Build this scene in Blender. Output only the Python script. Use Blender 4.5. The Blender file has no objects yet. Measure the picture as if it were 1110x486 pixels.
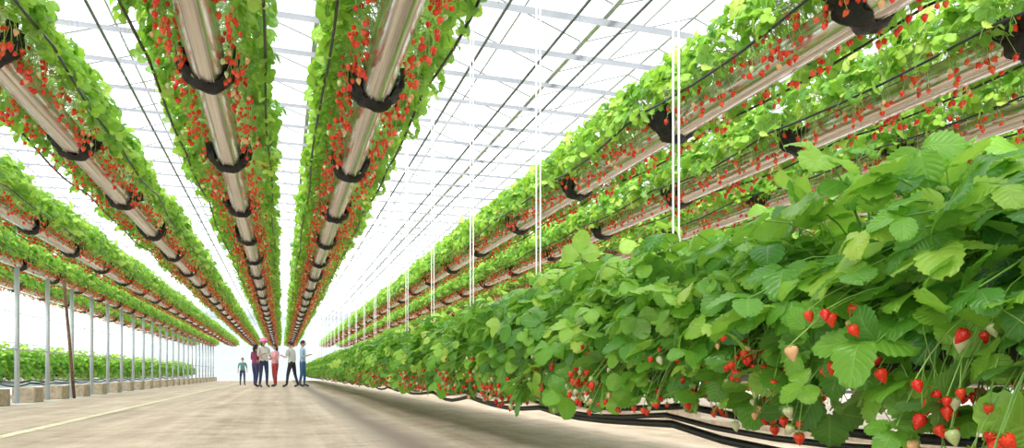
import bpy, math, random
import numpy as np
from mathutils import Vector
random.seed(4); rng=np.random.default_rng(7)
S=bpy.context.scene
COL=S.collection
# ------------------------------------------------------------------ helpers
def new_empty(name,loc=(0,0,0)):
    e=bpy.data.objects.new(name,None); e.location=loc; e.empty_display_size=.2; COL.objects.link(e); return e
def link(name,me,parent=None,loc=(0,0,0),rz=0,sc=(1,1,1)):
    o=bpy.data.objects.new(name,me); o.location=loc; o.rotation_euler=(0,0,rz); o.scale=sc
    if parent: o.parent=parent
    COL.objects.link(o); return o
class MB:
    def __init__(s): s.v=[];s.f=[];s.m=[];s.a=[];s.n=0
    def add(s,v,f,mat=0,a=None):
        v=np.asarray(v,float).reshape(-1,3); f=np.asarray(f,int).reshape(-1,4)
        s.v.append(v); s.f.append(f+s.n); s.m.append(np.full(len(f),mat))
        if a is None: a=np.zeros((len(v),3))
        s.a.append(np.asarray(a,float).reshape(-1,3)); s.n+=len(v)
    def inst(s,tv,tf,ta,R,P,rnd,mat):
        N=len(P);T=len(tv)
        v=np.einsum('nij,tj->nti',R,tv)+P[:,None,:]
        a=np.repeat(ta[None],N,0).copy(); a[:,:,2]=rnd[:,None]
        f=tf[None]+ (np.arange(N)*T)[:,None,None]
        s.add(v.reshape(-1,3),f.reshape(-1,4),mat,a.reshape(-1,3))
    def box(s,c,d,mat=0):
        c=np.array(c,float);d=np.array(d,float)/2
        v=[c+d*np.array(q) for q in [(-1,-1,-1),(1,-1,-1),(1,1,-1),(-1,1,-1),(-1,-1,1),(1,-1,1),(1,1,1),(-1,1,1)]]
        s.add(v,[(0,3,2,1),(4,5,6,7),(0,1,5,4),(1,2,6,5),(2,3,7,6),(3,0,4,7)],mat)
    def tube(s,pts,r,n=6,mat=0,rnd=0.5,cap=True):
        pts=[np.array(p,float) for p in pts]
        if np.isscalar(r): r=[r]*len(pts)
        r=list(r)
        if cap:
            pts=[pts[0]]+pts+[pts[-1]]; r=[r[0]*.02]+r+[r[-1]*.02]
        k=len(pts); V=[]
        up=None
        for i in range(k):
            a=pts[max(i-1,0)];b=pts[min(i+1,k-1)]
            d=b-a; L=np.linalg.norm(d); d=d/L if L>1e-9 else np.array([0,0,1.])
            if up is None:
                up=np.array([0,0,1.]) if abs(d[2])<.9 else np.array([1.,0,0])
            x=np.cross(up,d); x/=max(np.linalg.norm(x),1e-9); y=np.cross(d,x); up=y
            for j in range(n):
                t=2*math.pi*j/n; V.append(pts[i]+r[i]*(math.cos(t)*x+math.sin(t)*y))
        F=[(i*n+j,i*n+(j+1)%n,(i+1)*n+(j+1)%n,(i+1)*n+j) for i in range(k-1) for j in range(n)]
        a=np.zeros((len(V),3)); a[:,2]=rnd
        s.add(V,F,mat,a)
    def mesh(s,name,mats,smooth=True):
        v=np.concatenate(s.v);f=np.concatenate(s.f);m=np.concatenate(s.m);a=np.concatenate(s.a)
        me=bpy.data.meshes.new(name)
        me.vertices.add(len(v)); me.vertices.foreach_set('co',v.astype(np.float32).ravel())
        me.loops.add(len(f)*4); me.loops.foreach_set('vertex_index',f.astype(np.int32).ravel())
        me.polygons.add(len(f)); me.polygons.foreach_set('loop_start',(np.arange(len(f))*4).astype(np.int32))
        me.polygons.foreach_set('material_index',m.astype(np.int32))
        me.polygons.foreach_set('use_smooth',np.full(len(f),smooth))
        for q in mats: me.materials.append(q)
        at=me.attributes.new('luv','FLOAT_VECTOR','POINT'); at.data.foreach_set('vector',a.astype(np.float32).ravel())
        me.update(calc_edges=True); me.validate()
        return me
# ------------------------------------------------------------------ materials
def mat(name):
    m=bpy.data.materials.new(name); m.use_nodes=True
    nt=m.node_tree; b=nt.nodes['Principled BSDF']; return m,nt,b
def N(nt,t,**k):
    n=nt.nodes.new(t)
    for a,b in k.items(): setattr(n,a,b)
    return n
def mth(nt,op,a,b=None,c=None):
    n=N(nt,'ShaderNodeMath',operation=op)
    for i,x in enumerate((a,b,c)):
        if x is None: continue
        if isinstance(x,(int,float)): n.inputs[i].default_value=x
        else: nt.links.new(x,n.inputs[i])
    return n.outputs[0]
def ramp(nt,fac,stops):
    r=N(nt,'ShaderNodeValToRGB'); e=r.color_ramp.elements
    while len(e)<len(stops): e.new(.5)
    for q,(p,c) in zip(e,stops): q.position=p; q.color=(*c,1)
    if fac is not None: nt.links.new(fac,r.inputs[0])
    return r.outputs[0]
def noise(nt,scale,detail=4,vec=None,rough=.5):
    n=N(nt,'ShaderNodeTexNoise'); n.inputs['Scale'].default_value=scale; n.inputs['Detail'].default_value=detail; n.inputs['Roughness'].default_value=rough
    if vec is not None: nt.links.new(vec,n.inputs['Vector'])
    return n.outputs[0]
def mixc(nt,fac,a,b,mode='MIX'):
    n=N(nt,'ShaderNodeMix',data_type='RGBA',blend_type=mode)
    for i,x in ((0,fac),(6,a),(7,b)):
        if isinstance(x,(int,float)): n.inputs[i].default_value=x
        elif isinstance(x,tuple): n.inputs[i].default_value=(*x,1)
        else: nt.links.new(x,n.inputs[i])
    return n.outputs[2]
def simple(name,col,rough=.5,metal=0,ns=20,var=.15,bump=0):
    m,nt,b=mat(name)
    co=N(nt,'ShaderNodeTexCoord').outputs['Object']
    f=noise(nt,ns,4,co)
    c=ramp(nt,f,[(.3,tuple(x*(1-var) for x in col)),(.7,tuple(min(1,x*(1+var)) for x in col))])
    nt.links.new(c,b.inputs['Base Color']); b.inputs['Roughness'].default_value=rough; b.inputs['Metallic'].default_value=metal
    if bump:
        bn=N(nt,'ShaderNodeBump'); bn.inputs['Strength'].default_value=bump; bn.inputs['Distance'].default_value=.01
        nt.links.new(f,bn.inputs['Height']); nt.links.new(bn.outputs[0],b.inputs['Normal'])
    return m
def leafmat(name,stops,trans=.35,rough=.33,bs=.5,tcol=(.5,.85,.06)):
    m,nt,b=mat(name)
    at=N(nt,'ShaderNodeAttribute',attribute_name='luv'); sp=N(nt,'ShaderNodeSeparateXYZ'); nt.links.new(at.outputs['Vector'],sp.inputs[0])
    u,t,r=sp.outputs
    au=mth(nt,'ABSOLUTE',u)
    s=mth(nt,'MULTIPLY',mth(nt,'SUBTRACT',t,mth(nt,'MULTIPLY',au,.30)),7.0)
    w=mth(nt,'ABSOLUTE',mth(nt,'SUBTRACT',mth(nt,'FRACT',mth(nt,'ADD',s,10)),.5))
    vein=mth(nt,'MAXIMUM',mth(nt,'LESS_THAN',w,.04),mth(nt,'LESS_THAN',au,.04))
    c=ramp(nt,r,stops)
    c2=mixc(nt,mth(nt,'MULTIPLY',vein,.3),c,(.5,.7,.2))
    geo=N(nt,'ShaderNodeNewGeometry')
    c3=mixc(nt,mth(nt,'MULTIPLY',geo.outputs['Backfacing'],.45),c2,(.32,.5,.2))
    nt.links.new(c3,b.inputs['Base Color']); b.inputs['Roughness'].default_value=rough
    b.inputs['Specular IOR Level'].default_value=.6
    bn=N(nt,'ShaderNodeBump'); bn.inputs['Strength'].default_value=bs; bn.inputs['Distance'].default_value=.005
    nt.links.new(mth(nt,'MINIMUM',mth(nt,'POWER',w,.6),mth(nt,'MULTIPLY',au,3)),bn.inputs['Height']); nt.links.new(bn.outputs[0],b.inputs['Normal'])
    tr=N(nt,'ShaderNodeBsdfTranslucent')
    ct=mixc(nt,.5,c2,tcol); nt.links.new(ct,tr.inputs['Color'])
    ms=N(nt,'ShaderNodeMixShader'); ms.inputs[0].default_value=trans
    nt.links.new(b.outputs[0],ms.inputs[1]); nt.links.new(tr.outputs[0],ms.inputs[2])
    nt.links.new(ms.outputs[0],nt.nodes['Material Output'].inputs[0])
    return m
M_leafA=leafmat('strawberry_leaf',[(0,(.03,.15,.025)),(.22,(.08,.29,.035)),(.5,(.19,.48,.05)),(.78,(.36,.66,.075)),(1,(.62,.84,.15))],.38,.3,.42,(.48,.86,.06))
M_leafB=leafmat('strawberry_leaf_light',[(0,(.05,.19,.02)),(.28,(.15,.4,.035)),(.7,(.36,.64,.06)),(1,(.74,.84,.18))],.46)
def berrymat():
    m,nt,b=mat('strawberry_fruit')
    at=N(nt,'ShaderNodeAttribute',attribute_name='luv'); sp=N(nt,'ShaderNodeSeparateXYZ'); nt.links.new(at.outputs['Vector'],sp.inputs[0])
    c=ramp(nt,sp.outputs[2],[(0,(.45,.6,.2)),(.12,(.75,.74,.48)),(.2,(.9,.34,.12)),(.32,(.86,.055,.018)),(1,(.7,.016,.012))])
    cv=N(nt,'ShaderNodeCombineXYZ'); nt.links.new(mth(nt,'MULTIPLY',sp.outputs[0],12),cv.inputs[0]); nt.links.new(mth(nt,'MULTIPLY',sp.outputs[1],9),cv.inputs[1])
    vo=N(nt,'ShaderNodeTexVoronoi'); vo.inputs['Scale'].default_value=1; nt.links.new(cv.outputs[0],vo.inputs['Vector'])
    seed=mth(nt,'LESS_THAN',vo.outputs['Distance'],.17)
    c2=mixc(nt,mth(nt,'MULTIPLY',seed,.7),c,(.85,.55,.12))
    nt.links.new(c2,b.inputs['Base Color']); b.inputs['Roughness'].default_value=.25
    bn=N(nt,'ShaderNodeBump'); bn.inputs['Strength'].default_value=.5; bn.inputs['Distance'].default_value=.002
    nt.links.new(vo.outputs['Distance'],bn.inputs['Height']); nt.links.new(bn.outputs[0],b.inputs['Normal'])
    return m
M_berry=berrymat()
def stemmat():
    m,nt,b=mat('strawberry_stem')
    at=N(nt,'ShaderNodeAttribute',attribute_name='luv'); sp=N(nt,'ShaderNodeSeparateXYZ'); nt.links.new(at.outputs['Vector'],sp.inputs[0])
    nt.links.new(ramp(nt,sp.outputs[2],[(0,(.12,.3,.05)),(.6,(.3,.5,.1)),(1,(.56,.66,.24))]),b.inputs['Base Color']); b.inputs['Roughness'].default_value=.5
    return m
M_stem=stemmat()
M_soil=simple('growing_medium',(.06,.045,.035),.95,0,30,.5,.6)
M_bag=simple('black_grow_bag',(.012,.014,.013),.45,0,14,.4,.7)
M_black=simple('black_cloth',(.01,.01,.011),.6,0,60,.4,.8)
M_hose=simple('black_hose',(.02,.02,.022),.4,0,30,.2)
M_string=simple('white_string',(.85,.86,.84),.6,0,60,.05)
M_white=simple('white_painted_steel',(.5,.54,.58),.4,0,6,.06)
M_alu=simple('aluminium_frame',(.52,.50,.57),.5,.0,8,.1)
M_dsteel=simple('steel_pipe',(.2,.2,.23),.4,.3,8,.15)
M_block=simple('concrete_block',(.5,.4,.3),.9,0,14,.25,.5)
M_rust=simple('weathered_wood',(.22,.13,.08),.8,0,18,.3,.4)
def screenmat():
    m,nt,b=mat('shade_screen')
    co=N(nt,'ShaderNodeTexCoord').outputs['Object']
    f=noise(nt,2,4,co)
    nt.links.new(ramp(nt,f,[(.3,(.34,.33,.38)),(.7,(.42,.41,.46))]),b.inputs['Base Color']); b.inputs['Roughness'].default_value=.9
    tl=N(nt,'ShaderNodeBsdfTranslucent'); nt.links.new(ramp(nt,f,[(.3,(.20,.21,.23)),(.7,(.25,.26,.28))]),tl.inputs[0])
    ms=N(nt,'ShaderNodeMixShader'); ms.inputs[0].default_value=.8
    nt.links.new(b.outputs[0],ms.inputs[1]); nt.links.new(tl.outputs[0],ms.inputs[2])
    nt.links.new(ms.outputs[0],nt.nodes['Material Output'].inputs[0]); return m
M_screen=screenmat()
def troughmat():
    m,nt,b=mat('trough_metal')
    co=N(nt,'ShaderNodeTexCoord').outputs['Object']
    mp=N(nt,'ShaderNodeMapping'); mp.inputs['Scale'].default_value=(30,.35,30); nt.links.new(co,mp.inputs[0])
    f=noise(nt,1.6,4,mp.outputs[0],.55)
    c=ramp(nt,f,[(.3,(.44,.39,.36)),(.5,(.66,.61,.57)),(.7,(.84,.81,.78))])
    nt.links.new(c,b.inputs['Base Color']); b.inputs['Metallic'].default_value=.88
    b.inputs['Roughness'].default_value=.24
    f2=noise(nt,4,3,co)
    bn=N(nt,'ShaderNodeBump'); bn.inputs['Strength'].default_value=.35; bn.inputs['Distance'].default_value=.01
    nt.links.new(f2,bn.inputs['Height']); nt.links.new(bn.outputs[0],b.inputs['Normal'])
    return m
M_trough=troughmat()
def floormat():
    m,nt,b=mat('concrete_floor')
    co=N(nt,'ShaderNodeTexCoord').outputs['Object']
    sp=N(nt,'ShaderNodeSeparateXYZ'); nt.links.new(co,sp.inputs[0])
    f1=noise(nt,.7,6,co,.6); f2=noise(nt,4,8,co,.75); f3=noise(nt,55,4,co,.75)
    mp=N(nt,'ShaderNodeMapping'); mp.inputs['Scale'].default_value=(3,.1,1); nt.links.new(co,mp.inputs[0])
    f4=noise(nt,1.5,5,mp.outputs[0],.6)
    f=mth(nt,'ADD',mth(nt,'MULTIPLY',f1,.22),mth(nt,'ADD',mth(nt,'MULTIPLY',f2,.33),mth(nt,'ADD',mth(nt,'MULTIPLY',f3,.2),mth(nt,'MULTIPLY',f4,.25))))
    c=ramp(nt,f,[(.42,(.37,.275,.20)),(.5,(.57,.445,.345)),(.57,(.69,.575,.47))])
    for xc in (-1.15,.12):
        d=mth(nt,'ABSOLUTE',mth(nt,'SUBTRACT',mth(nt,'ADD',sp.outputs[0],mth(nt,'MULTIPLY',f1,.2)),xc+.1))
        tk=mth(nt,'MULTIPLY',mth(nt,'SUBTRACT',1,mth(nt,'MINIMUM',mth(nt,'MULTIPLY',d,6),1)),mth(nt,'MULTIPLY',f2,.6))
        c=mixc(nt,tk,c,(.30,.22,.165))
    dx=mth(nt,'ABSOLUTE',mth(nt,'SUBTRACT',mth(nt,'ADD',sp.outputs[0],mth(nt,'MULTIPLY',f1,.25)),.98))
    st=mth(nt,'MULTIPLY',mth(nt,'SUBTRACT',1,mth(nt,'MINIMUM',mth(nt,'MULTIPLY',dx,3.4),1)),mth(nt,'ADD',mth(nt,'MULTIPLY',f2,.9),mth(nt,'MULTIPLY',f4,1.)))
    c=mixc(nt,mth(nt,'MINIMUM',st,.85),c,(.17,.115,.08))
    j=mth(nt,'LESS_THAN',mth(nt,'ABSOLUTE',mth(nt,'SUBTRACT',mth(nt,'FRACT',mth(nt,'MULTIPLY',sp.outputs[1],.25)),.5)),.0012)
    c=mixc(nt,mth(nt,'MULTIPLY',j,.5),c,(.2,.15,.11))
    nt.links.new(c,b.inputs['Base Color']); b.inputs['Roughness'].default_value=.6
    bn=N(nt,'ShaderNodeBump'); bn.inputs['Strength'].default_value=.4; bn.inputs['Distance'].default_value=.012
    nt.links.new(mth(nt,'ADD',f3,f2),bn.inputs['Height']); nt.links.new(bn.outputs[0],b.inputs['Normal'])
    return m
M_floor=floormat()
M_ground=simple('white_ground_cover',(.62,.62,.6),.7,0,2,.12,.2)
M_paint=simple('worn_yellow_paint',(.8,.72,.52),.7,0,6,.22)
def filmmat(name,fac,col=(.93,.96,1),tcol=(.97,.985,1)):
    m,nt,b=mat(name)
    co=N(nt,'ShaderNodeTexCoord').outputs['Object']
    f=noise(nt,.6,4,co)
    tp=N(nt,'ShaderNodeBsdfTransparent'); tp.inputs[0].default_value=(*tcol,1)
    tl=N(nt,'ShaderNodeBsdfTranslucent'); tl.inputs[0].default_value=(*col,1)
    ms=N(nt,'ShaderNodeMixShader'); nt.links.new(mth(nt,'ADD',mth(nt,'MULTIPLY',f,.12),fac),ms.inputs[0])
    nt.links.new(tp.outputs[0],ms.inputs[1]); nt.links.new(tl.outputs[0],ms.inputs[2])
    nt.links.new(ms.outputs[0],nt.nodes['Material Output'].inputs[0]); return m
M_roof=filmmat('roof_film',.0)
M_wall=filmmat('wall_film',.15)
M_wallf=filmmat('end_wall_film',.5,(.42,.46,.48),(.42,.46,.48))
# ------------------------------------------------------------------ leaf templates
def leaflet(rows,mid,L=1.,fold=.2,curl=.25,wid=.86,seed=0):
    V=[];A=[];F=[]
    cols=5 if mid else 3
    for i in range(rows):
        t=i/(rows-1); tt=t
        if mid: tt=1-(1-t)**1.12
        base=wid/2*(max(math.sin(math.pi*min(tt**1.06,1)),0))**.6 if 0<t<1 else .014
        if t==1: base=.08*wid
        tooth=(1.02 if i%2==0 else .89) if 0<i<rows-1 else 1
        w=base*tooth; fwd=(.026 if i%2==0 else -.014) if (mid and 0<i<rows-1) else 0
        zc=-curl*tt*tt + .04*math.sin(tt*6+seed)
        us=[-1,-.5,0,.5,1] if mid else [-1,0,1]
        for u in us:
            e=abs(u)==1
            x=u*w if e else u*base*.93
            y=tt+(fwd if e else 0)-(.04*abs(u)**2 if t==1 else 0)
            z=zc+fold*abs(x)*(1-.4*abs(u)) + (.02*math.sin(tt*15+u*2+seed) if e else 0) - .09*u*u*tt
            V.append((x*L,y*L,z*L)); A.append((u,tt,0))
    for i in range(rows-1):
        for j in range(cols-1):
            a=i*cols+j; F.append((a,a+1,a+cols+1,a+cols))
    return np.array(V),np.array(F),np.array(A)
def trifol(rows,mid,seed):
    V=[];F=[];A=[];n=0; r=random.Random(seed)
    for k,(ang,sc) in enumerate(((0,1),(1.36,.93),(-1.36,.93))):
        v,f,a=leaflet(rows,mid,1,.16+.25*r.random(),.10+.34*r.random(),.88+.12*r.random(),seed*3+k)
        ang+=r.uniform(-.12,.12); tl=r.uniform(-.3,.25); v=v*sc; v[:,1]+=.07
        c,s=math.cos(tl),math.sin(tl); y=v[:,1]*c-v[:,2]*s; z=v[:,1]*s+v[:,2]*c; v[:,1]=y; v[:,2]=z
        c,s=math.cos(ang),math.sin(ang); x=v[:,0]*c-v[:,1]*s; y=v[:,0]*s+v[:,1]*c; v[:,0]=x; v[:,1]=y
        V.append(v);F.append(f+n);A.append(a);n+=len(v)
    return np.concatenate(V),np.concatenate(F),np.concatenate(A)
T_HI=[trifol(17,True,s) for s in range(6)]
T_LO=[trifol(7,False,s+20) for s in range(4)]
def berry_t(ns,nr):
    V=[];A=[];F=[]
    for i in range(nr):
        t=i/(nr-1)
        r=.5*math.sin(math.pi*min(t**.62*.98+.015,1))**.8*(1-.18*t)
        for j in range(ns):
            a=2*math.pi*j/ns; V.append((r*math.cos(a),r*math.sin(a),-t*1.2)); A.append((j/ns if j<=ns/2 else 1-j/ns,t,0))
    F=[(i*ns+j,(i+1)*ns+j,(i+1)*ns+(j+1)%ns,i*ns+(j+1)%ns) for i in range(nr-1) for j in range(ns)]
    return np.array(V),np.array(F),np.array(A)
def calyx_t():
    V=[];F=[];A=[]
    for k in range(6):
        a=2*math.pi*k/6; n=len(V)
        for rr,da,z in ((.02,0,.03),(.3,-.35,-.02),(.62,0,.02),(.3,.35,-.02)):
            V.append((rr*math.cos(a+da),rr*math.sin(a+da),z)); A.append((0.2,.3,0))
        F.append((n,n+1,n+2,n+3))
    return np.array(V),np.array(F),np.array(A)
B_HI=berry_t(12,9); B_LO=berry_t(7,5); CAL=calyx_t()
def norm(a): return a/np.maximum(np.linalg.norm(a,axis=-1,keepdims=True),1e-9)
def frames(y,z,sc):
    y=norm(y); x=norm(np.cross(y,z)); z=np.cross(x,y)
    return np.stack([x,y,z],-1)*sc[:,None,None]
def scatter_leaves(mb,P,D,Nn,sc,rnd,T,mat=0):
    idx=rng.integers(0,len(T),len(P))
    for k in range(len(T)):
        q=idx==k
        if q.any():
            tv,tf,ta=T[k]; mb.inst(tv,tf,ta,frames(D[q],Nn[q],sc[q]),P[q],rnd[q],mat)
def stems(mb,A,B,bend,r,seg,ns,rnd,mat):
    n=len(A); ts=np.linspace(0,1,seg)
    C=(A+bend)
    pts=(1-ts)[None,:,None]**2*A[:,None]+2*((1-ts)*ts)[None,:,None]*C[:,None]+(ts**2)[None,:,None]*B[:,None]
    d=np.gradient(pts,axis=1); d=norm(d)
    up=np.array([.31,.9,.3]); x=norm(np.cross(d,up)); y=np.cross(d,x)
    an=np.arange(ns)*2*math.pi/ns
    v=pts[:,:,None]+r*(np.cos(an)[None,None,:,None]*x[:,:,None]+np.sin(an)[None,None,:,None]*y[:,:,None])
    f=[(i*ns+j,i*ns+(j+1)%ns,(i+1)*ns+(j+1)%ns,(i+1)*ns+j) for i in range(seg-1) for j in range(ns)]
    f=np.array(f)[None]+(np.arange(n)*seg*ns)[:,None,None]
    a=np.zeros((n,seg,ns,3)); a[...,2]=np.asarray(rnd)[:,None,None]
    mb.add(v.reshape(-1,3),f.reshape(-1,4),mat,a.reshape(-1,3))
def berries(mb,P,s,rnd,T,m_b,m_l,tilt=.35):
    n=len(P); z=norm(np.stack([rng.normal(0,tilt,n),rng.normal(0,tilt,n),np.ones(n)],-1)); y=norm(np.stack([rng.normal(0,1,n),rng.normal(0,1,n),np.zeros(n)],-1))
    x=norm(np.cross(y,z)); y=np.cross(z,x); R=np.stack([x,y,z],-1)*s[:,None,None]
    tv,tf,ta=T; mb.inst(tv,tf,ta,R,P,rnd,m_b)
    tv,tf,ta=CAL; mb.inst(tv,tf,ta,R,P,np.full(n,.5),m_l)
ML=.95
def mod_low(name,hi,seed,nl=None):
    global rng
    rng=np.random.default_rng(seed); mb=MB()
    n=nl or (265 if hi else 180)
    T=T_HI if hi else T_LO
    yc=np.array([.1,.33,.57,.82]); ci=rng.integers(0,4,n); hcr=rng.uniform(.86,1.14,4)[ci]
    phi=np.radians(rng.uniform(-130,115,n)); r=rng.uniform(.38,1.0,n)**.6*rng.uniform(.9,1.14,n)*hcr
    tall=rng.random(n)<.06; r=np.where(tall&(np.abs(phi)<.9),r*1.18,r)
    y=yc[ci]+rng.normal(0,.14,n)
    P=np.stack([.41*np.sin(phi)*r, y, .07+.45*np.cos(phi)*r],-1)
    P[:,2]=np.where(P[:,2]<-.19,-.19+rng.uniform(0,.18,n),P[:,2])
    out=np.stack([np.sin(phi),np.zeros(n),np.cos(phi)],-1)
    D=np.stack([np.sin(phi)*.8+rng.normal(0,.55,n),rng.normal(0,.75,n),-.2+rng.normal(0,.38,n)],-1)
    Nn=norm(out*.66+np.array([0,0,.6])+rng.normal(0,.38,(n,3)))
    sc=rng.uniform(.058,.124,n)*(1 if hi else 1.1)
    rnd=np.clip(rng.beta(1.3,1.5,n)*.92+.45*(r-.8)+.1*np.cos(phi),0,1)  # random tone plus painted interior shade: inner leaves darker, outer and top lighter
    scatter_leaves(mb,P,D,Nn,sc,rnd,T,0)
    A=np.stack([rng.uniform(-.05,.05,n),y*.6+yc[ci]*.4,np.full(n,.12)],-1)
    bend=(P-A)*.45+np.array([0,0,.16])
    stems(mb,A,P,bend,.0024 if hi else .003,6,4 if hi else 3,rng.uniform(.1,.6,n),2)
    m=135 if hi else 46
    sd=rng.choice([-1,1],m,p=[.72,.28]); yc2=rng.uniform(0,ML,11); cj=rng.integers(0,11,m); yy=yc2[cj]+rng.normal(0,.04,m)
    zc=rng.uniform(-.2,.04,11)[cj]; xc=rng.uniform(.26,.42,11)[cj]
    B=np.stack([sd*(xc+rng.normal(0,.04,m)),yy,zc+rng.normal(0,.05,m)],-1); B[:,2]=np.maximum(B[:,2],-.26+rng.uniform(0,.06,m))
    A=np.stack([sd*.05,yy+rng.normal(0,.07,m),np.full(m,.13)],-1)
    bend=np.stack([sd*rng.uniform(.2,.3,m),np.zeros(m),rng.uniform(.0,.10,m)],-1)
    stems(mb,A,B,bend,.0017,8,4,rng.uniform(.1,.7,m),2)
    berries(mb,B,rng.uniform(.019,.034,m),rng.choice([.03,.1,.17,.4,.6,.9],m,p=[.09,.08,.08,.27,.24,.24]),B_HI if hi else B_LO,1,0)
    m2=14; sd=rng.choice([-1,1],m2); yy=rng.uniform(0,ML,m2)
    A=np.stack([sd*.08,yy,np.full(m2,.1)],-1); B=np.stack([sd*rng.uniform(.2,.4,m2),yy+rng.normal(0,.15,m2),rng.uniform(-.2,.05,m2)],-1)
    stems(mb,A,B,np.stack([sd*.3,np.zeros(m2),np.full(m2,.08)],-1),.0016,7,3,rng.uniform(.4,.9,m2),2)
    return mb.mesh(name,[M_leafA,M_berry,M_stem])
def mod_high(name,seed,hi=False):
    global rng
    rng=np.random.default_rng(seed); mb=MB()
    n=280; T=T_HI if hi else T_LO
    phi=np.radians(rng.choice([-1,1],n)*rng.uniform(5,116,n)); r=rng.uniform(.4,1.0,n)**.55*rng.uniform(.88,1.14,n)
    y=rng.uniform(0,ML,n)
    P=np.stack([.07*np.sign(phi)+.30*np.sin(phi)*r, y, .11+.31*np.cos(phi)*r],-1)
    out=np.stack([np.sin(phi),np.zeros(n),np.cos(phi)],-1)
    D=np.stack([np.sin(phi)*.7+rng.normal(0,.5,n),rng.normal(0,.75,n),-.35+rng.normal(0,.4,n)],-1)
    Nn=norm(out*.7+np.array([0,0,.5])+rng.normal(0,.42,(n,3)))
    sc=rng.uniform(.038,.085,n); rnd=np.clip(rng.beta(1.3,1.4,n),0,1)
    scatter_leaves(mb,P,D,Nn,sc,rnd,T,0)
    A=np.stack([np.sign(phi)*rng.uniform(0,.08,n),y+rng.normal(0,.05,n),np.full(n,.1)],-1)
    stems(mb,A,P,(P-A)*.4+np.array([0,0,.1]),.0022,5,3,rng.uniform(.3,1,n),2)
    m=84
    sd=rng.choice([-1,1],m)
    yc=rng.uniform(0,ML,14)
    yy=yc[rng.integers(0,14,m)]+rng.normal(0,.03,m)
    B=np.stack([sd*(.12+.16*rng.beta(1.0,2.0,m)),yy,rng.uniform(-.12,.12,m)],-1)
    A=np.stack([sd*.07,yy+rng.normal(0,.06,m),np.full(m,.11)],-1)
    stems(mb,A,B,np.stack([sd*rng.uniform(.12,.22,m),np.zeros(m),rng.uniform(.02,.10,m)],-1),.0017,6,3,rng.uniform(.4,1,m),2)
    berries(mb,B,rng.uniform(.024,.038,m),rng.choice([.06,.17,.3,.5,.8],m,p=[.05,.1,.25,.3,.3]),B_HI if hi else B_LO,1,0)
    m2=44; sd=rng.choice([-1,1],m2); yy=rng.uniform(0,ML,m2)
    A=np.stack([sd*.08,yy,np.full(m2,.1)],-1); B=np.stack([sd*rng.uniform(.2,.42,m2),yy+rng.normal(0,.12,m2),rng.uniform(-.1,.3,m2)],-1)
    stems(mb,A,B,np.stack([sd*.2,np.zeros(m2),np.full(m2,.2)],-1),.0015,6,3,rng.uniform(.6,1,m2),2)
    return mb.mesh(name,[M_leafB,M_berry,M_stem])
LOWNEAR=[mod_low('low_foliage_dense_%d'%i,True,230+i,350) for i in range(3)]
LOWHI=[mod_low('low_foliage_fine_%d'%i,True,30+i) for i in range(6)]
LOWLO=[mod_low('low_foliage_%d'%i,False,60+i) for i in range(3)]
HIGH=[mod_high('hanging_foliage_%d'%i,90+i) for i in range(5)]
HIGHF=[mod_high('hanging_foliage_fine_%d'%i,120+i,True) for i in range(3)]
# ------------------------------------------------------------------ trough + strap meshes
Y0,Y1=-2.0,52.0
TR=.098
def trough_mesh(name,R=TR):
    mb=MB(); prof=[]
    for k in range(21):
        a=math.pi-.25+(math.pi+.5)*k/20
        prof.append((R*math.cos(a),R*math.sin(a)))
    prof=[(-R-.008,.055)]+[(-R-.004,.04)]+prof+[(R+.004,.04)]+[(R+.008,.055)]
    ys=np.arange(Y0,Y1+.01,1.9)
    V=[];F=[];n=len(prof)
    for y in ys:
        for (x,z) in prof: V.append((x,y,z))
    for i in range(len(ys)-1):
        for j in range(n-1): F.append((i*n+j,(i+1)*n+j,(i+1)*n+j+1,i*n+j+1))
    mb.add(V,F,0)
    for sx in (-1,1):
        mb.box((sx*.04,(Y0+Y1)/2,-R*.915),(.005,Y1-Y0,.008),0)
    V=[];F=[]
    for y in ys:
        for x,z in ((-R,.045),(-.06,.085),(0,.095),(.06,.085),(R,.045)): V.append((x,y,z))
    for i in range(len(ys)-1):
        for j in range(4): F.append((i*5+j,i*5+j+1,(i+1)*5+j+1,(i+1)*5+j))
    mb.add(V,F,1)
    for y in (Y0,Y1): mb.box((0,y,-.01),(2*R,.01,.12),0)
    return mb.mesh(name,[M_trough,M_soil])
TROUGH=trough_mesh('trough_shell')
def bag_mesh():
    mb=MB(); ys=np.arange(Y0,Y1,.12); r=np.random.default_rng(5); V=[];F=[]
    pr=[(-.112,-.055),(-.135,.0),(-.14,.07),(-.11,.125),(0,.145),(.11,.125),(.14,.07),(.135,.0),(.112,-.055)]
    n=len(pr)
    for y in ys:
        b=1+.10*math.sin(y*6.6)**2
        for x,z in pr: V.append((x*b+r.normal(0,.003),y,z+r.normal(0,.004)))
    for i in range(len(ys)-1):
        for j in range(n-1): F.append((i*n+j,(i+1)*n+j,(i+1)*n+j+1,i*n+j+1))
    mb.add(V,F,0); return mb.mesh('grow_bag',[M_bag])
BAG=bag_mesh()
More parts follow.
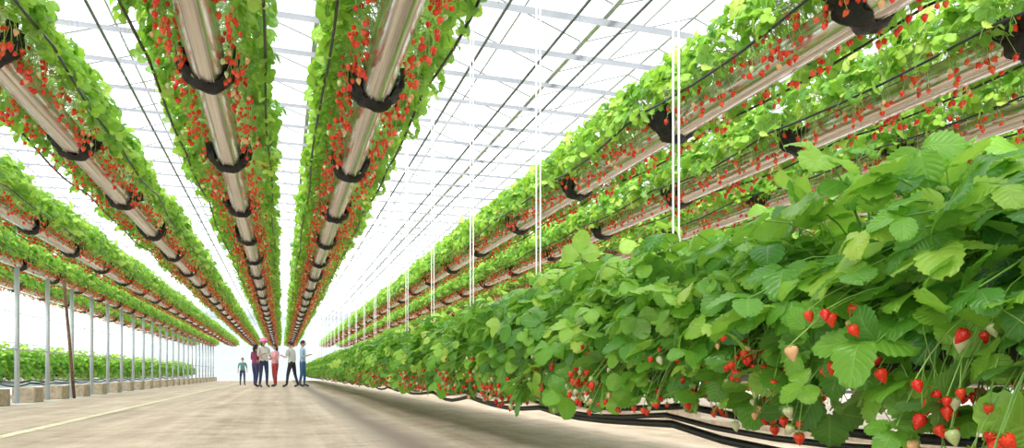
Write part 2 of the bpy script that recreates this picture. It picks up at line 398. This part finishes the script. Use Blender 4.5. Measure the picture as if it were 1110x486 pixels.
def strap_mesh(name,seed):
    r=random.Random(seed); mb=MB(); V=[];F=[]
    na=26;nw=9
    for i in range(na):
        a=math.pi*1.0+math.pi*(i/(na-1)*1.3-.15); e=abs(i/(na-1)-.5)*2
        for j in range(nw):
            w=(j/(nw-1)-.5); hw=.115+.15*e**2
            R=TR+.006+.036*(1-abs(w*2))**.5+.018*math.sin(i*1.3+j*2+seed)*e+.06*e**3+r.uniform(-.005,.005)
            V.append((R*math.cos(a),w*2*hw*.62+.018*math.sin(i*.9+seed),R*math.sin(a)+ .03*e**3))
    for i in range(na-1):
        for j in range(nw-1): F.append((i*nw+j,(i+1)*nw+j,(i+1)*nw+j+1,i*nw+j+1))
    mb.add(V,F,0)
    for sx in (-1,1):
        for q in range(4):
            oy=-.08+.05*q
            p=[(sx*(TR+.01),oy,.0),(sx*(TR+.05+.02*r.random()),oy+r.uniform(-.02,.02),.02+.02*q*r.random()),(sx*(TR+.06),oy+r.uniform(-.03,.03),.07),(sx*(TR+.02),oy,.09)]
            mb.tube(p,[.02,.036,.032,.012],7,0)
    return mb.mesh(name,[M_black])
STRAPS=[strap_mesh('strap_%d'%i,i) for i in range(3)]
def hose_run(mb,x,z,r,sag,ya=Y0,yb=Y1,phase=0,wob=.0):
    pts=[];y=ya
    while y<=yb:
        u=((y-1.08)/1.9)%1.0
        pts.append((x+wob*math.sin(y*1.7+phase),y,z-sag*4*u*(1-u)+wob*.6*math.sin(y*2.3+phase))); y+=.38
    mb.tube(pts,r,6,0)
ROOFZ=4.7
def gutter_row(X,Z,low=False,fine_to=0,name='strawberry_gutter',yfol=-1.9,hang=True):
    e=new_empty(name,(X,0,Z))
    link('trough',TROUGH,e)
    if low: link('grow_bag',BAG,e)
    y=yfol
    while y<Y1-ML:
        if low: me=random.choice(LOWNEAR if (fine_to and y<2.6) else LOWHI if y<fine_to else LOWLO)
        else: me=random.choice(HIGHF if y<fine_to else HIGH)
        s=random.uniform(.93,1.1)
        if (not low) and random.random()<.5:
            link('strawberry_plants',me,e,(0,y+ML,0),math.pi,(s,1,random.uniform(.9,1.12)))
        else: link('strawberry_plants',me,e,(0,y,0),0,(s,1,random.uniform(.94,1.12)))
        y+=ML
    yy=1.08-1.9
    sm=MB()
    while yy<Y1:
        link('black_strap',random.choice(STRAPS),e,(0,yy,0),random.choice([0,math.pi]))
        if hang and not low:
            for sx in (-1,1):
                sm.tube([(sx*.12,yy,.06),(sx*.02,yy,.75),(sx*.02,yy,ROOFZ-.25-Z)],.0025,4,0)
        if low:
            sm.tube([(-.12,yy,.05),(-.012,yy,.6),(-.012,yy,ROOFZ-.25-Z)],.0055,5,0)
            sm.tube([(.12,yy,.05),(.018,yy,.6),(.018,yy,ROOFZ-.25-Z)],.0055,5,0)
        yy+=1.9
    link('hanger_strings',sm.mesh('hanger_strings',[M_string if low else M_dsteel]),e)
    hm=MB()
    if low:
        hose_run(hm,.03,-.215,.016,.04,wob=.012,phase=X); hose_run(hm,-.08,-.24,.012,.06,wob=.012,phase=X+2); hose_run(hm,-.02,-.29,.018,.05,wob=.02,phase=X+4)
    else:
        hose_run(hm,-.34,.02,.009,.05,wob=.012,phase=X); hose_run(hm,.34,.04,.009,.06,wob=.012,phase=X+1.5)
    link('irrigation_hoses',hm.mesh('irrigation_hoses',[M_hose]),e)
    return e
HZ=2.4
for X,ft in ((-.438,8),(.602,8),(-1.63,6),(2.88,8),(4.05,7),(5.15,5),(-3.04,0),(-4.29,0),(6.3,0),(7.4,0),(8.5,0),(-5.5,0)):
    gutter_row(X,HZ,False,ft)
gutter_row(1.76,.56,True,14)
gutter_row(-5.75,.55,True,0)
# ------------------------------------------------------------------ left posts, blocks
e=new_empty('support_posts')
pm=MB(); bm=MB()
y=13.95-1.65*9
while y<51:
    pm.tube([(-4.2,y,.0),(-4.2,y,HZ-.12)],.038,10)
    pm.tube([(-4.2,y,.9),(-4.2,min(y+1.65,51),.9)],.012,6)
    bm.box((-4.2,y+.55,.13),(.34,.5,.26))
    y+=1.65
link('posts',pm.mesh('posts',[M_white]),e)
bo=link('footing_blocks',bm.mesh('footing_blocks',[M_block],False),e)
bv=bo.modifiers.new('b','BEVEL'); bv.width=.015; bv.segments=2
e=new_empty('leaning_brace'); mb=MB(); mb.tube([(-3.95,16.4,0),(-3.98,15.8,2.3)],.03,8); link('pole',mb.mesh('pole',[M_rust]),e)
e=new_empty('footing_stakes'); bm=MB(); pm=MB(); y=1.0
while y<50:
    bm.box((4.05,y,.07),(.26,.26,.14)); pm.tube([(4.05,y,.14),(4.05,y,.42)],.02,8); pm.tube([(4.05,y,.36),(4.05,y+1.9,.36)],.012,6); y+=1.9
bm.box((4.05,24,.02),(.12,54,.04))
link('blocks',bm.mesh('blocks',[M_block],False),e); link('stakes',pm.mesh('stakes',[M_dsteel]),e)
# ------------------------------------------------------------------ building
XL,XR=-9.2,13.2; YB,YF=-4.,56.
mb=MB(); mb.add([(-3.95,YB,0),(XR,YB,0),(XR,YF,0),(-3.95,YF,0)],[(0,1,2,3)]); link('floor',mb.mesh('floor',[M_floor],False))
mb=MB(); mb.add([(XL,YB,0),(-3.95,YB,0),(-3.95,YF,0),(XL,YF,0)],[(0,1,2,3)]); link('floor',mb.mesh('ground_cover',[M_ground],False))
mb=MB(); mb.box((-2.09,(YB+YF)/2,.002),(.11,YF-YB-.2,.004)); link('floor_marking_line',mb.mesh('line',[M_paint],False))
span=3.2; rise=.55; xs=np.arange(XL,XR+.01,span/2)
mb=MB()
for i in range(len(xs)-1):
    za=ROOFZ+(rise if i%2 else 0); zb=ROOFZ+(0 if i%2 else rise)
    mb.add([(xs[i],YB,za),(xs[i+1],YB,zb),(xs[i+1],YF,zb),(xs[i],YF,za)],[(0,1,2,3)])
link('ceiling',mb.mesh('roof_glazing',[M_roof],False))
e=new_empty('roof_frame'); fm=MB(); dm=MB(); cm=MB()
for i,x in enumerate(xs):
    z=ROOFZ+(rise if i%2 else 0)
    fm.box((x,(YB+YF)/2,z-.03),(.06 if i%2==0 else .035,YF-YB,.05 if i%2==0 else .03))
y=YB
k=0
while y<=YF:
    for i in range(len(xs)-1):
        za=ROOFZ+(rise if i%2 else 0)-.03; zb=ROOFZ+(0 if i%2 else rise)-.03
        fm.tube([(xs[i],y,za),(xs[i+1],y,zb)],.014,4)
    if k%2==0: fm.tube([(XL,y,ROOFZ-.12),(XR,y,ROOFZ-.12)],.024,6)
    cm.add([(XL,y+.12,ROOFZ-.14),(XR,y+.12,ROOFZ-.14),(XR,y+.28,ROOFZ-.14),(XL,y+.28,ROOFZ-.14)],[(0,1,2,3)])
    y+=.95;k+=1
for i in range(len(xs)-1):
    q=.5
    za=ROOFZ+(rise if i%2 else 0); zb=ROOFZ+(0 if i%2 else rise)
    fm.box((xs[i]+(xs[i+1]-xs[i])*q,(YB+YF)/2,za+(zb-za)*q-.03),(.022,YF-YB,.022))
link('glazing_bars',fm.mesh('glazing_bars',[M_alu],False),e)
link('folded_shade_screens',cm.mesh('folded_shade_screens',[M_screen],False),e)
for x in (-2.4,-1.75,1.15,1.76,2.05,2.75,3.3,-3.5,4.6): dm.tube([(x,YB,4.0 if x!=1.76 else ROOFZ-.25),(x,YF,4.0 if x!=1.76 else ROOFZ-.25)],.016,6)
link('longitudinal_pipes',dm.mesh('longitudinal_pipes',[M_dsteel]),e)
def wall(name,p,q,m_):
    mb=MB(); H=ROOFZ+rise
    mb.add([(*p,0),(*q,0),(*q,H),(*p,H)],[(0,1,2,3)]); link(name,mb.mesh(name,[m_],False))
wall('wall_left',(XL,YB),(XL,YF),M_wall); wall('wall_right',(XR,YB),(XR,YF),M_wall); wall('wall_far',(XL,YF),(XR,YF),M_wallf); wall('wall_back',(XL,YB),(XR,YB),M_wall)
e=new_empty('wall_frame'); wm=MB()
for X in (XL+.04,XR-.04):
    y=YB+.05
    while y<YF: wm.box((X,y,ROOFZ/2),(.06,.06,ROOFZ)); y+=1.9
    for z in (.5,1.6,2.7,3.8): wm.box((X,(YB+YF)/2,z),(.04,YF-YB,.05))
    wm.box((X,(YB+YF)/2,.2),(.08,YF-YB,.4))
for Yw in (YF-.04,YB+.04):
    for x in np.arange(XL+.05,XR,1.6): wm.box((x,Yw,ROOFZ/2),(.08,.06,ROOFZ))
    for z in (.5,1.6,2.7,3.8): wm.box(((XL+XR)/2,Yw,z),(XR-XL,.04,.07))
link('mullions',wm.mesh('mullions',[M_white],False),e)
# ------------------------------------------------------------------ people
M_skin=simple('skin',(.62,.38,.27),.5,0,30,.05)
M_hair=simple('hair',(.02,.015,.012),.6,0,60,.3)
M_shoe=simple('shoe',(.05,.045,.045),.5,0,30,.2)
M_eye=simple('eye',(.02,.02,.02),.2,0,30,.1)
M_lip=simple('lips',(.5,.18,.15),.4,0,30,.1)
def cloth(name,c): return simple(name,c,.85,0,12,.12,.3)
def person(name,x,y,h,face,shirt,pants,arms,stride=0.,hat=None,longhair=False,female=False,sleeve=True,lean=0.):
    e=new_empty(name,(x,y,0)); e.rotation_euler=(0,0,face)   # faces local -Y
    k=h/1.65
    sw=.165 if female else .185
    J={'pel':(0,0,.93),'sp':(0,-.005-lean*.3,1.10),'ch':(0,-lean*.7,1.28),'nk':(0,.01-lean,1.40),'hd':(0,-.005-lean*1.1,1.49)}
    Rr={'pel':(.145,.11),'sp':(.125,.095),'ch':(.15,.105),'nk':(.058,.055),'hd':(.05,.05)}
    E=[('pel','sp',0),('sp','ch',0),('ch','nk',0),('nk','hd',2)]
    for sx,n,a in ((-1,'L',arms[0]),(1,'R',arms[1])):
        st=stride*sx
        J['hip'+n]=(sx*.09,0,.86); J['kn'+n]=(sx*.10,-.02-st*.5,.47); J['an'+n]=(sx*.105,.02-st,.085); J['to'+n]=(sx*.12,-.15-st,.035)
        Rr['hip'+n]=(.092,.092);Rr['kn'+n]=(.058,.06);Rr['an'+n]=(.04,.042);Rr['to'+n]=(.042,.028)
        E+=[('pel','hip'+n,1),('hip'+n,'kn'+n,1),('kn'+n,'an'+n,1),('an'+n,'to'+n,3)]
        J['sh'+n]=(sx*sw,-lean*.85,1.345); Rr['sh'+n]=(.062,.06)
        ua,fa=a; ua=np.array(ua,float);ua/=np.linalg.norm(ua); fa=np.array(fa,float);fa/=np.linalg.norm(fa)
        ua=ua*np.array([sx,1,1]); fa=fa*np.array([sx,1,1])
        el=np.array(J['sh'+n])+ua*.28; wr=el+fa*.235; pa=wr+fa*.075
        J['el'+n]=tuple(el);J['wr'+n]=tuple(wr);J['pa'+n]=tuple(pa)
        Rr['el'+n]=(.042,.042);Rr['wr'+n]=(.027,.027);Rr['pa'+n]=(.036,.02)
        E+=[('ch','sh'+n,0),('sh'+n,'el'+n,0),('el'+n,'wr'+n,2 if sleeve else 0),('wr'+n,'pa'+n,2)]
    keys=list(J); me=bpy.data.meshes.new('body_skel')
    me.from_pydata([tuple(np.array(J[q])*k) for q in keys],[(keys.index(a),keys.index(b)) for a,b,_ in E],[])
    ob=bpy.data.objects.new('tmp',me); COL.objects.link(ob)
    sk=ob.modifiers.new('s','SKIN'); 
    for i,q in enumerate(keys):
        sv=me.skin_vertices[0].data[i]; sv.radius=(Rr[q][0]*k,Rr[q][1]*k); sv.use_root=(q=='pel')
    sb=ob.modifiers.new('u','SUBSURF'); sb.levels=2; sb.render_levels=2
    bpy.context.view_layer.update()
    dg=bpy.context.evaluated_depsgraph_get()
    bm2=bpy.data.meshes.new_from_object(ob.evaluated_get(dg)); bpy.data.objects.remove(ob)
    bm2.name='body'; bm2.materials.clear()
    for m_ in (shirt,pants,M_skin,M_shoe): bm2.materials.append(m_)
    segs=[(np.array(J[a])*k,np.array(J[b])*k,m_) for a,b,m_ in E]
    for p in bm2.polygons:
        c=np.array(p.center); best=9;bi=0
        for a,b,m_ in segs:
            t=np.clip(np.dot(c-a,b-a)/np.dot(b-a,b-a),0,1); d=np.linalg.norm(c-a-(b-a)*t)
            if d<best: best=d;bi=m_
        if bi==0 and c[2]<.90*k and abs(c[0])<.17*k: bi=1
        if bi==1 and c[2]>.92*k: bi=0
        p.material_index=bi; p.use_smooth=True
    link('body',bm2,e)
    hm=MB()
    for sx,n in ((-1,'L'),(1,'R')):
        wr=np.array(J['wr'+n]);pa=np.array(J['pa'+n]); f=norm(pa-wr); side=norm(np.cross(f,[0.3,0.2,1.])); nn=np.cross(side,f)
        for q,(o,L) in enumerate(((-.026,.066),(-.009,.075),(.009,.07),(.025,.055))):
            p0=pa+side*o-f*.01; p1=p0+f*L*.5; p2=p1+(f*.8-nn*.5)*L*.32; p3=p2+(f*.5-nn*.8)*L*.25
            hm.tube([np.array(z)*k for z in (p0,p1,p2,p3)],[.009*k,.0085*k,.008*k,.006*k],6,0)
        p0=wr+f*.035-side*.02; p1=p0-side*.03+f*.02; p2=p1+f*.03-side*.004
        hm.tube([np.array(z)*k for z in (p0,p1,p2)],[.011*k,.010*k,.008*k],6,0)
    link('fingers',hm.mesh('fingers',[M_skin]),e)
    hx,hy,hz=J['hd']; C=np.array((hx,hy-.012,hz+.075))
    mb=MB(); nr,ns=16,20; V=[]
    for i in range(nr):
        th=math.pi*(i+.02)/(nr-.96)
        for j in range(ns):
            a=2*math.pi*j/ns; X_=.074*math.sin(th)*math.cos(a); Y_=.092*math.sin(th)*math.sin(a); Z_=.112*math.cos(th)
            if Z_<0: X_*=1-.28*(-Z_/.112)
            if Z_<-.02 and Y_<0: Y_*=1-.1*(-Z_/.112)
            V.append((C+np.array((X_,Y_,Z_)))*k)
    F=[(i*ns+j,(i+1)*ns+j,(i+1)*ns+(j+1)%ns,i*ns+(j+1)%ns) for i in range(nr-1) for j in range(ns)]
    mb.add(V,F,0)
    mb.tube([(C+np.array((0,-.088,.008)))*k,(C+np.array((0,-.106,-.022)))*k,(C+np.array((0,-.094,-.03)))*k],[.007*k,.013*k,.009*k],6,0)
    for sx in (-1,1):
        mb.tube([(C+np.array((sx*.072,.0,.022)))*k,(C+np.array((sx*.083,.008,.0)))*k,(C+np.array((sx*.07,.002,-.03)))*k],[.01*k,.014*k,.008*k],6,0)
        mb.tube([(C+np.array((sx*.018,-.084,.004)))*k,(C+np.array((sx*.042,-.076,.004)))*k],[.006*k,.006*k],6,2)
        mb.tube([(C+np.array((sx*.014,-.088,.022)))*k,(C+np.array((sx*.046,-.077,.022)))*k],[.004*k,.003*k],5,1)
    mb.tube([(C+np.array((-.022,-.078,-.052)))*k,(C+np.array((0,-.086,-.052)))*k,(C+np.array((.022,-.078,-.052)))*k],[.004*k,.008*k,.004*k],6,3)
    V=[]
    for i in range(9):
        th=math.pi*.02+math.pi*.56*i/8
        for j in range(ns):
            a=2*math.pi*j/ns; fr=max(0,-math.sin(a)); t2=th*(1-.38*fr)
            if longhair and math.sin(a)>-.1 : t2=th*1.25
            V.append((C+np.array((.083*math.sin(t2)*math.cos(a),.102*math.sin(t2)*math.sin(a)+.004,.121*math.cos(t2)+.002)))*k)
    F=[(i*ns+j,(i+1)*ns+j,(i+1)*ns+(j+1)%ns,i*ns+(j+1)%ns) for i in range(8) for j in range(ns)]
    mb.add(V,F,1)
    if longhair:
        mb.tube([(C+np.array((0,.06,.02)))*k,(C+np.array((0,.1,-.06)))*k,(C+np.array((0,.1,-.2)))*k],[.05*k,.06*k,.03*k],10,1)
    link('head',mb.mesh('head',[M_skin,M_hair,M_eye,M_lip]),e)
    if hat:
        mb=MB(); V=[]; pr=[(.001,.15),(.05,.147),(.08,.125),(.093,.09),(.097,.05),(.12,.042),(.17,.03),(.172,.024),(.12,.034),(.095,.04)]
        for rr,zz in pr:
            for j in range(24):
                a=2*math.pi*j/24; V.append((C+np.array((rr*math.cos(a)*1.15,rr*math.sin(a)*1.2,zz+(.012*math.sin(3*a) if rr>.13 else 0))))*k)
        F=[(i*24+j,i*24+(j+1)%24,(i+1)*24+(j+1)%24,(i+1)*24+j) for i in range(len(pr)-1) for j in range(24)]
        mb.add(V,F,0); link('sun_hat',mb.mesh('sun_hat',[hat]),e)
    return e
down=((.22,0,-1),(.08,-.15,-1)); bent=((.2,-.15,-1),(-.3,-1,.35)); hold=((.25,-.1,-1),(-.6,-.8,.1))
cw=cloth('white_cloth',(.66,.66,.66)); cn=cloth('navy_cloth',(.04,.05,.12)); cb=cloth('pale_blue_cloth',(.35,.55,.78)); cj=cloth('denim',(.07,.16,.36)); ck=cloth('charcoal_cloth',(.03,.03,.035)); cp=cloth('pink_cloth',(.95,.22,.5)); cr=cloth('red_cloth',(.5,.06,.07)); cg=cloth('teal_cloth',(.1,.25,.26)); cv=cloth('maroon_cloth',(.28,.05,.12)); cq=cloth('rose_cloth',(.75,.35,.42))
person('standing_woman',-.90,27.9,1.54,2.4,cv,cn,(down,hold),.08,None,True,True)
person('woman_in_sun_hat',-.60,27.0,1.70,.5,cw,cn,(bent,hold),.05,cp,True,True)
person('standing_woman',-.22,27.9,1.55,-.9,cq,cr,(hold,bent),.06,None,True,True)
person('standing_man',.36,27.0,1.62,-2.2,cw,ck,(down,bent),.17,None,False,False,True,.05)
person('standing_man',.74,27.5,1.68,1.3,cb,cj,(bent,down),.06,None,False,False)
person('walking_child',-1.52,31.5,1.12,.2,cg,cn,(down,down),.12)
# ------------------------------------------------------------------ light
w=bpy.data.worlds.new('World'); S.world=w; w.use_nodes=True
bg=w.node_tree.nodes['Background']; bg.inputs[0].default_value=(.96,.98,1,1); bg.inputs[1].default_value=2.35
sn=bpy.data.lights.new('sun','SUN'); sn.energy=7.5; sn.angle=math.radians(24); sn.color=(1,.965,.89)
so=bpy.data.objects.new('sun',sn); COL.objects.link(so); so.location=(0,0,20)
so.rotation_euler=Vector((-.55,-.55,1)).to_track_quat('Z','Y').to_euler()
# ------------------------------------------------------------------ camera
f=780.; th=math.atan(250/f)
cam=bpy.data.cameras.new('camera'); co=bpy.data.objects.new('camera',cam); COL.objects.link(co)
co.location=(0,0,.5); co.rotation_euler=(math.pi/2,0,-th)
cam.sensor_width=36; cam.lens=36*f/1110; cam.shift_y=162/1110; cam.clip_start=.03; cam.clip_end=200
S.camera=co
S.view_settings.view_transform='Standard'; S.view_settings.look='None'; S.view_settings.exposure=0
